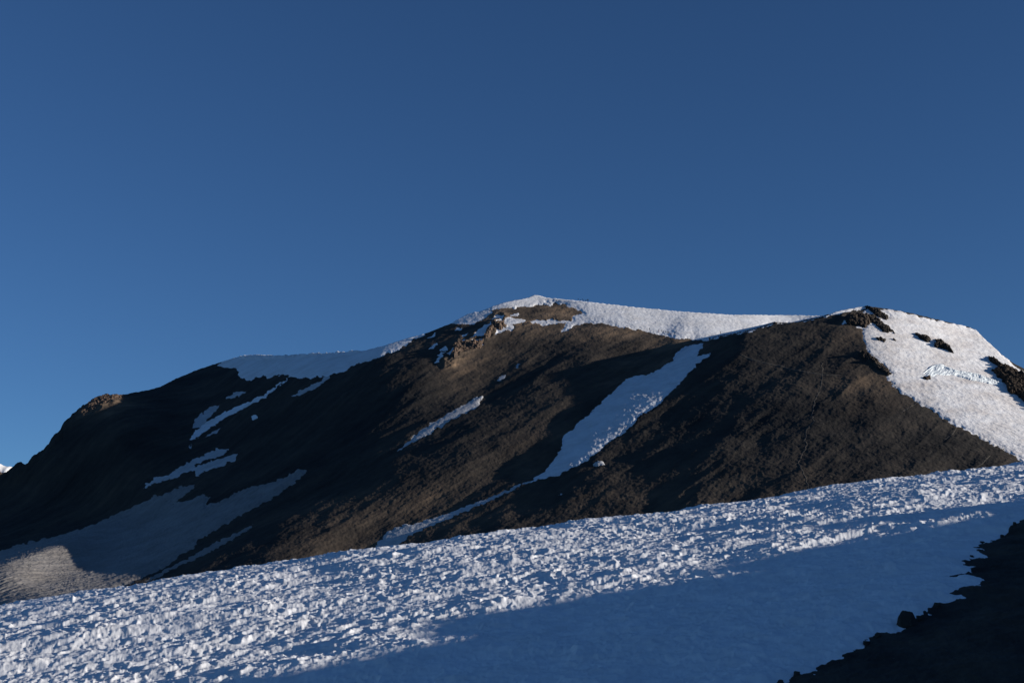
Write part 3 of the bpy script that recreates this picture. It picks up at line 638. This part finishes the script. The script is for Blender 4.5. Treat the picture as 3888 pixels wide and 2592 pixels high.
# ---- far peak at the left edge ------------------------------------------------------
fx = np.linspace(-1, 1, 90); fy = np.linspace(-1, 1, 60)
FX, FY = np.meshgrid(fx, fy)
Xp, Ep = XE(-60, 1738)
Y0 = 2600.0
gx = Xp * Y0 + FX * 190; gy = Y0 + FY * 160
gz = Ep * Y0 - 92 * np.abs(FX) ** 1.25 - 110 * np.abs(FY) + 7 * ridged(gx / 45, gy / 45, 4, 3) * (.3 + np.abs(FX) + np.abs(FY)) - 3
frock = mesh_obj('far_peak', np.stack([gx, gy, gz], -1).reshape(-1, 3), grid_faces(60, 90)[:, ::-1], M_CRAG, True, attr={'warm': np.full(gx.size, .8)})
tag(frock, kind='structure')
sm = fbm(gx / 26, gy / 26, 3, 71) + .55 - 1.4 * np.maximum(0, -(gz - (Ep * Y0 - 12)) / 40) + .5 * (FX > .15)
h = np.where(sm > 0, 2.0 * (1 - np.exp(-np.maximum(sm, 0) * 6)), sm * 3)
fs = mesh_obj('snow_cap', *compact(np.stack([gx, gy, gz + h], -1).reshape(-1, 3), grid_faces(60, 90, sm > -.6)[:, ::-1], {})[:2], M_SNOW, True)
tag(fs, kind='structure')

# ------------------------------------------------------------------ foreground: snowfield and scree slope
bx, be = XE(CREST[:, 0], CREST[:, 1])
def crestE(X):
    Xo = np.sort(bx); return np.interp(X, bx, be)
EB = math.tan(PITCH - math.atan(1296 / F))
def fan_height(X, y):
    Ec = crestE(X) - .0008
    t = np.clip((X + .39) / .78, -.6, 1.6)
    yc = 128 + 30 * t
    yn = 88.0 - 26.0 * t
    s, sc, sn = 1 / y, 1 / yc, 1 / yn
    p = 1.3
    K = (Ec - EB) / (sn - sc) ** p
    E = np.where(y < yc, Ec - K * np.maximum(s - sc, 0) ** p, Ec - 1.5 * (1 - sc ** -1 / y) ** 1.6 * 0 - .9 * np.maximum(1 - yc / y, 0) ** 1.5)
    return E * y
def fan_y(u, v):                                    # where the ray through (u, v) meets the slope
    X, E = XE(u, v)
    ys = np.linspace(45, 187, 900)
    e = fan_height(np.full(900, X), ys) / ys
    k = np.argmax(e >= E) if (e >= E).any() else 899
    return X * ys[k], ys[k]
BND = z6([(2900, 250), (2500, 395), (2352, 462), (2270, 500), (2190, 545), (2115, 585), (2050, 625), (2042, 655), (2052, 680), (1990, 700), (1940, 745), (2002, 752), (1985, 785), (1925, 805), (1882, 842), (2000, 835), (2095, 850), (2085, 885), (1990, 920), (1920, 945), (1850, 985), (1945, 993), (1830, 1015),
           (1745, 1045), (1665, 1095), (1590, 1110), (1500, 1180), (1400, 1220), (1320, 1250), (1245, 1300), (1110, 1370), (960, 1440), (870, 1490), (640, 1568), (350, 1720), (0, 1900)])
BW = [fan_y(u, v) for u, v in BND]
ext0 = (BW[0][0] + 120, BW[0][1] + 60)
SCREE_POLY = [(400, 160)] + [ext0] + BW + [(BW[-1][0] - 30, BW[-1][1] - 20), (-60, 20), (-60, -300), (400, -300)]

# shadow casting ridge to the right, outside the picture: its crest is where the sun grazes it
SHB = [fan_y(u, v) for u, v in [(3950, 1915), (3832, 1950), (3520, 2020), (3235, 2090), (3047, 2130), (2588, 2226), (2157, 2345), (1897, 2392), (1300, 2525), (1000, 2590)]]
RIDX = 105.0
crest_pts = []
for (px, py) in SHB:
    pz = float(fan_height(np.array([px / py]), np.array([py]))[0])
    t = (RIDX - px) / S[0]
    crest_pts.append((py + S[1] * t, pz + S[2] * t))
crest_pts.sort()
for q_ in [(150,2150),(400,2230),(1500,2080),(2600,1930),(3295,1165),(3000,1226),(3000,1232),(2046,1126),(906,1356),(3704,1256)]: print(q_, [round(float(t)) for t in nearest(*q_)])
print('ridge crest (y,z):', [(round(a), round(b_, 1)) for a, b_ in crest_pts])
cy = np.array([c[0] for c in crest_pts]); cz = np.array([c[1] for c in crest_pts])
def ridge_z(y):
    z = np.interp(y, cy, cz)
    lo = (cz[1] - cz[0]) / (cy[1] - cy[0] + 1e-6)
    z = z - 1.5 - 1.3 * sst(y, 70, 108) + .7 * fbm(y / 7, y * 0, 4, 201, .6)
    return np.where(y < cy[0], cz[0] + .1 * (cy[0] - y) ** 1.0 * .3, np.where(y > cy[-1], cz[-1] - .25 * (y - cy[-1]), z))
def base_height(x, y):
    yy = np.maximum(y, 40.0)
    X = x / yy
    Xc = np.clip(X, -.75, .62)
    z = fan_height(Xc, yy) + (X - Xc) * yy * .15
    z = np.where(y < 40, z + (y - 40) * .12, z)
    # ridge outside the frame on the right
    fr = .389 * np.maximum(y, 0) + 7
    w = sst(x, fr, np.maximum(RIDX, fr + 12))
    rz = ridge_z(y)
    z = z * (1 - w) + np.where(x > fr, rz, z) * w
    z = np.where(x > RIDX, rz - .5 * (x - RIDX), z)
    # spur the camera stands on
    spur = -1.75 - .20 * np.maximum(y - 1.5, 0) ** 1.05 - .012 * np.maximum(-y, 0) ** 1.2 + .16 * np.clip(x, 0, 60) - .45 * np.maximum(-x - 3, 0)
    spur = spur - 3.0 * np.maximum(np.abs(y) - 0, 0) * 0
    k = 3.0
    spur = np.where(y > 0, spur - .30 * np.maximum(y - 12, 0), spur)
    return np.maximum(z, np.minimum(spur, -1.72 + .35 * np.clip(x - 3, 0, 80) - .06 * np.maximum(y, 0)))

def build_fan(urange, nrow, y0, y1, power=1.0):
    X, _ = XE(urange, 2200)
    s = np.linspace(1 / y0, 1 / y1, nrow)
    Y = 1 / s
    YY, XX = np.meshgrid(Y, X, indexing='ij')
    return XX * YY, YY
def big_bumps(x, y):
    return .42 * fbm(x / 22, y / 12, 3, 101) * np.clip((y - 40) / 40, 0, 1) + .18 * fbm(x / 6, y / 3.2, 4, 107)
def suncups(x, y):
    # bowl-shaped melt hollows of about a metre, with raised crests between them
    wx = x + .32 * fbm(x / 1.7, y / 1.7, 3, 111); wy = y + .32 * fbm(x / 1.7 + 7, y / 1.7, 3, 115)
    mod = 1.0 + .55 * fbm(x / 7, y / 5, 2, 120)
    c1 = worley(wx / 1.0, wy / .76, 3); c3 = worley(wx / .62, wy / .48, 5) * .62; c2 = worley(wx / .40 + 3, wy / .32, 8)
    t = sst(fbm(x / 6 + 5, y / 3.5, 3, 125), -.3, .35); c1 = np.minimum(c1, .7) * t + np.minimum(c3, .6) * (1 - t)     # small and large hollows mixed
    sharp = np.maximum(0, fbm(wx / 2.4, wy / 1.5, 3, 141)) ** 1.5
    return np.maximum(mod, .35) * (.235 * c1 + .06 * c2 + .15 * sharp) + .03 * ridged(wx / .8, wy / .5, 4, 131, .6)

xs, ys = build_fan(np.concatenate([np.arange(-1500, -120, 9.0), np.arange(-120, 4010, 3.0), np.arange(4010, 4500, 9.0)]), 620, 50, 260)
zb = base_height(xs, ys) + big_bumps(xs, ys)
# distance to the scree outline in metres, ragged
sdm = poly_sd(xs + .45 * fbm(xs / 2.4, ys / 2.4, 4, 160, .55), ys + .45 * fbm(xs / 2.0 + 5, ys / 2.0, 4, 165, .6), SCREE_POLY)
zs = zb + np.where(sdm < 0, .35 * (1 - np.exp(sdm / .8)) - .02, -.35 * np.minimum(sdm, 3)) + suncups(xs, ys) * sst(sdm, .2, -1.2)
keep = sdm < 1.0
V2, F2, _ = compact(np.stack([xs, ys, zs], -1).reshape(-1, 3), grid_faces(*xs.shape, keep)[:, ::-1], {})
snowf = mesh_obj('snowfield', V2, F2, M_SNOW_FG, True)
tag(snowf, 'suncupped foreground snowfield, half sunlit and half in blue shade', kind='structure')
# scree: fine part in the frame
keep = sdm > -2.5
zr = zb - .02 + .09 * fbm(xs / 1.1, ys / 1.1, 5, 170, .6) + .10 * np.maximum(.35 - worley(xs / .55, ys / .55, 171), 0) + .06 * np.maximum(0, fbm(xs / .45, ys / .45, 2, 177))
zr = zr - .5 * sst(sdm, 0, -1.5)
V2, F2, a2 = compact(np.stack([xs, ys, zr], -1).reshape(-1, 3), grid_faces(*xs.shape, keep)[:, ::-1], {'warm': np.clip(.3 + fbm(xs / 8, ys / 8, 3, 5), 0, 1)})
sc = mesh_obj('scree_slope', V2, F2, M_FGROCK, True, attr=a2)
tag(sc, kind='structure')
# coarse surrounding ground under both, with the ridge on the right and the spur under the camera
gxs = np.concatenate([np.arange(-700, -120, 10.0), np.arange(-120, 130, 1.5), np.arange(130, 700, 10.0)])
gys = np.concatenate([np.arange(-500, -40, 10.0), np.arange(-40, 300, 1.5), np.arange(300, 640, 8.0)])
CX, CY = np.meshgrid(gxs, gys)
cz_ = base_height(CX, CY) + big_bumps(CX, CY) * sst(np.hypot(CX, CY), 5, 40) + .25 * fbm(CX / 6, CY / 6, 4, 9) * sst(np.hypot(CX, CY), 2, 20)
infan = (CX > -.70 * CY + 3) & (CX < .52 * CY - 2) & (CY > 53) & (CY < 255)
cz_ = np.where(infan, cz_ - 2.5, cz_ - .1)
cz_ = np.maximum(cz_, -220)
hs = mesh_obj('hillside', np.stack([CX, CY, cz_], -1).reshape(-1, 3), grid_faces(*CX.shape)[:, ::-1], M_FGROCK, True, attr={'warm': np.zeros(CX.size)})
tag(hs, kind='structure')
# wide ground far below
g = np.linspace(-1, 1, 121); g = np.sign(g) * np.abs(g) ** 2.2 * 30000
QX, QY = np.meshgrid(g, g)
rr = np.hypot(QX, QY)
QZ = -235 - .03 * rr + 60 * fbm(QX / 3000, QY / 3000, 4, 2)* sst(rr, 500, 5000)
gr = mesh_obj('ground', np.stack([QX, QY, QZ], -1).reshape(-1, 3), grid_faces(121, 121)[:, ::-1], M_ROCK, True, attr={'warm': np.zeros(QX.size)})
tag(gr, kind='structure')

# ------------------------------------------------------------------ boulders on the scree edge
def boulder(u, v, w, h, seed, label, cat='boulder', grp=None, name='boulder'):
    x, y = fan_y(u, v)
    z = float(base_height(np.array([x]), np.array([y]))[0] + big_bumps(np.array([x]), np.array([y]))[0])
    n1, n2 = 40, 26
    th = np.linspace(0, 2 * np.pi, n1, endpoint=False); ph = np.linspace(0, np.pi, n2)
    TH, PH = np.meshgrid(th, ph)
    d = np.stack([np.sin(PH) * np.cos(TH), np.sin(PH) * np.sin(TH), np.cos(PH)], -1)
    rr_ = np.random.RandomState(seed); r = np.full(TH.shape, 10.0)
    for k in range(15):                              # planes cut an angular block
        nn = rr_.randn(3); nn /= np.linalg.norm(nn); off = .62 + .3 * rr_.rand()
        if k == 0: nn = np.array([.1, 0, 1.]) / 1.005; off = .72
        if k == 1: nn = np.array([-1, -.2, .1]) / 1.03; off = .75
        c = d @ nn
        r = np.where(c > .05, np.minimum(r, off / np.maximum(c, .05)), r)
    r = np.minimum(r, 1.15) * (1 + .04 * fbm(TH * 3, PH * 5, 3, seed))
    r[:, :] = np.where((PH < .01) | (PH > 3.13), r.mean(1, keepdims=True), r)
    V = d * r[..., None] * np.array([w / 2, w / 2 * .9, h]) 
    idx = np.arange(n1 * n2).reshape(n2, n1); nx = np.roll(idx, -1, 1)
    Fq = np.stack([idx[:-1], idx[1:], nx[1:], nx[:-1]], -1).reshape(-1, 4)
    o = mesh_obj(name, V.reshape(-1, 3), Fq, M_FGROCK, False, attr={'warm': np.full(n1 * n2, .2)})
    o.location = (x, y, z + h * .15)
    return tag(o, label, cat, grp)
q6 = lambda x, y: z6([(x, y)])[0]
boulder(*q6(1540, 1165), 1.25, .95, 3, 'large flat topped black boulder standing at the edge of the shaded snow')
GR = 'small rocks along the edge of the foreground scree'
small = [((1760, 1052), .45, .3, 'small rock on the scree edge up and right of the large boulder'), ((1635, 1112), .5, .3, 'small rock touching the right side of the large boulder'),
         ((1345, 1250), .4, .28, 'small rock on the scree edge left of and below the large boulder'), ((1270, 1292), .4, .2, 'rock poking into the snow below the boulder, left of its neighbour'),
         ((2062, 592), .45, .2, 'flat dark rock melted out in the snow at the upper right'), ((1992, 692), .4, .2, 'dark rock in the notch of the snow edge below the flat one'),
         ((2200, 548), .35, .3, 'rock on the upper scree edge near the right side of the picture'), ((2290, 498), .35, .3, 'highest rock on the scree edge at the right side of the picture'),
         ((790, 1512), .35, .25, 'lowest rock on the scree edge near the bottom of the picture')]
for i, (p, w, h_, lab) in enumerate(small):
    boulder(*q6(*p), w, h_, 20 + i, lab, 'rock', GR, 'rock')

# ------------------------------------------------------------------ climbers
def flat(name, c, r=.8):
    m, nt, b = new_mat(name, r, .2)
    nt.links.new(ramp(nt, noise(nt, 12, 3), [(.3, tuple(x * .8 for x in c)), (.7, c)]), b.inputs['Base Color']); return m
M_SKIN = flat('skin', (.35, .2, .14)); M_TRO = flat('dark_trousers', (.02, .02, .024))
JK = {'navy': flat('navy_jacket', (.015, .02, .04)), 'red': flat('red_jacket', (.16, .02, .02)), 'black': flat('black_jacket', (.012, .012, .013)), 'green': flat('olive_jacket', (.03, .04, .02)), 'purple': flat('dark_purple_jacket', (.05, .02, .05))}
POSES = {
 'stand': dict(pel=(0, 0, .95), chest=(0, .03, 1.30), neck=(0, .02, 1.50), head=(0, -.02, 1.62), top=(0, 0, 1.76), kneeL=(.11, -.02, .50), footL=(.12, .02, .06), kneeR=(-.11, -.04, .5), footR=(-.13, 0, .06), elL=(.27, .03, 1.14), haL=(.27, -.12, .92), elR=(-.27, .04, 1.14), haR=(-.26, -.10, .90)),
 'walk': dict(pel=(0, 0, .92), chest=(0, -.10, 1.26), neck=(0, -.14, 1.45), head=(0, -.22, 1.56), top=(0, -.20, 1.70), kneeL=(.10, -.22, .55), footL=(.11, -.30, .10), kneeR=(-.10, .03, .48), footR=(-.11, .28, .06), elL=(.26, .02, 1.08), haL=(.26, -.22, .98), elR=(-.26, -.16, 1.08), haR=(-.25, -.40, 1.02)),
 'sit': dict(pel=(0, .1, .20), chest=(0, .10, .55), neck=(0, .06, .74), head=(0, .02, .86), top=(0, .04, 1.0), kneeL=(.14, -.30, .42), footL=(.14, -.50, .05), kneeR=(-.14, -.32, .40), footR=(-.15, -.50, .05), elL=(.26, -.02, .42), haL=(.16, -.26, .46), elR=(-.26, -.02, .42), haR=(-.16, -.26, .46)),
}
def person_mesh(pose):
    j = POSES[pose]
    names = ['pel', 'chest', 'neck', 'head', 'top']
    V = [Vector(j[n]) for n in names]; rad = [.15, .17, .065, .105, .07]
    E_ = [(0, 1), (1, 2), (2, 3), (3, 4)]
    def chain(start, pts, rr):
        p = start
        for q, r in zip(pts, rr):
            V.append(Vector(q)); rad.append(r); E_.append((p, len(V) - 1)); p = len(V) - 1
    for s, sg in (('L', 1), ('R', -1)):
        pe = Vector(j['pel']); ch = Vector(j['chest']); ft = Vector(j['foot' + s])
        chain(0, [pe + Vector((.10 * sg, 0, -.06)), j['knee' + s], ft + Vector((0, .02, .06)), ft + Vector((0, -.16, -.01))], [.10, .07, .05, .045])
        ha = Vector(j['ha' + s]); el = Vector(j['el' + s]); dd = (ha - el).normalized()
        chain(1, [ch + Vector((.19 * sg, 0, .11)), el, ha, ha + dd * .09], [.075, .055, .038, .03])
    me = bpy.data.meshes.new('person'); me.from_pydata([tuple(v) for v in V], E_, []); me.update()
    o = bpy.data.objects.new('tmp_person', me); scene.collection.objects.link(o)
    sk = o.modifiers.new('skin', 'SKIN')
    for k, sv in enumerate(me.skin_vertices[0].data): sv.radius = (rad[k], rad[k] * (.7 if k in (0, 1) else 1)); sv.use_root = (k == 0)
    o.modifiers.new('sub', 'SUBSURF').levels = 1
    dg = bpy.context.evaluated_depsgraph_get()
    m2 = bpy.data.meshes.new_from_object(o.evaluated_get(dg)); m2.name = 'person'
    bpy.data.objects.remove(o); bpy.data.meshes.remove(me)
    nz = j['neck'][2]; pz = j['pel'][2]
    mi = []
    for p in m2.polygons:
        z = p.center.z; x = p.center
        leg = z < pz - .02 if pose != 'sit' else (z < .5 and x.y < -.05 and z < .44)
        mi.append(2 if z > nz + .02 else (1 if leg else 0))
    m2.polygons.foreach_set('material_index', mi); m2.polygons.foreach_set('use_smooth', [True] * len(mi))
    return m2
PM = {k: person_mesh(k) for k in POSES}
cache = {}
def person(u, v, pose, col, rz, label, grp, up=1.0, s=1.1):
    k = (pose, col)
    if k not in cache:
        m = PM[pose].copy(); m.materials.clear()
        for mm in (JK[col], M_TRO, M_SKIN): m.materials.append(mm)
        cache[k] = m
    o = bpy.data.objects.new('person', cache[k]); scene.collection.objects.link(o)
    P = nearest(u, v); o.location = (P[0], P[1], P[2] + up); o.rotation_euler.z = rz; o.scale = (s,) * 3
    tag(o, label, 'person', grp)
    if pose != 'sit':
        j = POSES[pose]; bm_v = []; 
        th = np.linspace(0, 2 * np.pi, 12, endpoint=False); hh = np.linspace(0, 1, 8)
        VV = []
        for t in hh:
            r = .5 * (math.sin(math.pi * min(max(t, .04), .97)) ** .35)
            for a in th: VV.append((j['chest'][0] + .30 * r * 1.15 * math.cos(a), j['chest'][1] + .20 + .22 * r * math.sin(a) + (1 - t) * .02, j['chest'][2] - .32 + .55 * t))
        idx = np.arange(96).reshape(8, 12); nx = np.roll(idx, -1, 1)
        Fq = np.stack([idx[:-1], nx[:-1], nx[1:], idx[1:]], -1).reshape(-1, 4)
        mesh_obj('backpack', np.array(VV), Fq, JK['black'], True, parent=o)
    return o
GA_ = 'climbers in single file on the summit snowfield'; GB = 'climbers resting on the summit skyline'
c_ = lambda x, y: (2400 + x * .12755, 1200 + y * .12755)
ppl = [((518, 458), 'stand', 'navy', 'lone climber ahead of the file, farthest left on the snowfield'), ((790, 518), 'walk', 'red', 'climber in dark red, leftmost in the file itself'),
       ((880, 518), 'walk', 'green', 'climber just right of the one in dark red'), ((928, 548), 'walk', 'black', 'third climber from the left in the file'),
       ((1010, 560), 'stand', 'black', 'climber in black just left of the close pair'), ((1058, 576), 'stand', 'navy', 'left climber of the close pair in the file'),
       ((1088, 576), 'stand', 'black', 'right climber of the close pair in the file'), ((1155, 612), 'walk', 'purple', 'lowest climber in the file, in dark purple at the scree edge'),
       ((1308, 536), 'walk', 'navy', 'climber standing apart above the right end of the file'), ((1255, 596), 'walk', 'black', 'last climber at the right end of the file')]
for i, (p, po, col, lab) in enumerate(ppl):
    person(*c_(*p), po, col, R(70 + 15 * (i % 3)) if po == 'walk' else R(20 * i), lab, GA_)
person(2736, 1275.5, 'stand', 'black', R(40), 'lone climber at the foot of the snowfield beside the cone skyline', None)
person(2113.6, 1150, 'stand', 'black', R(60), 'lone climber on snow above the brown scree just right of the peak', None)
d_ = lambda x: (2100 + x * .085, float(skyline(2100 + x * .085)) + 1.5)
for i, (x, po, col, lab) in enumerate([(1122, 'stand', 'black', 'standing climber at the left end of the skyline group'), (1218, 'sit', 'black', 'sitting climber right of the left standing one on the skyline'),
      (1310, 'walk', 'navy', 'bent climber in the middle of the skyline group'), (1360, 'sit', 'black', 'sitting climber right of the bent one on the skyline'), (1440, 'sit', 'navy', 'first of two crouched climbers near the right end of the skyline group'),
      (1482, 'sit', 'black', 'second of two crouched climbers near the right end of the skyline group'), (1530, 'stand', 'navy', 'standing climber second from the right on the skyline'), (1568, 'stand', 'black', 'standing climber at the right end of the skyline group')]):
    person(*d_(x), po, col, R(50 * i), lab, GB, up=1.5)
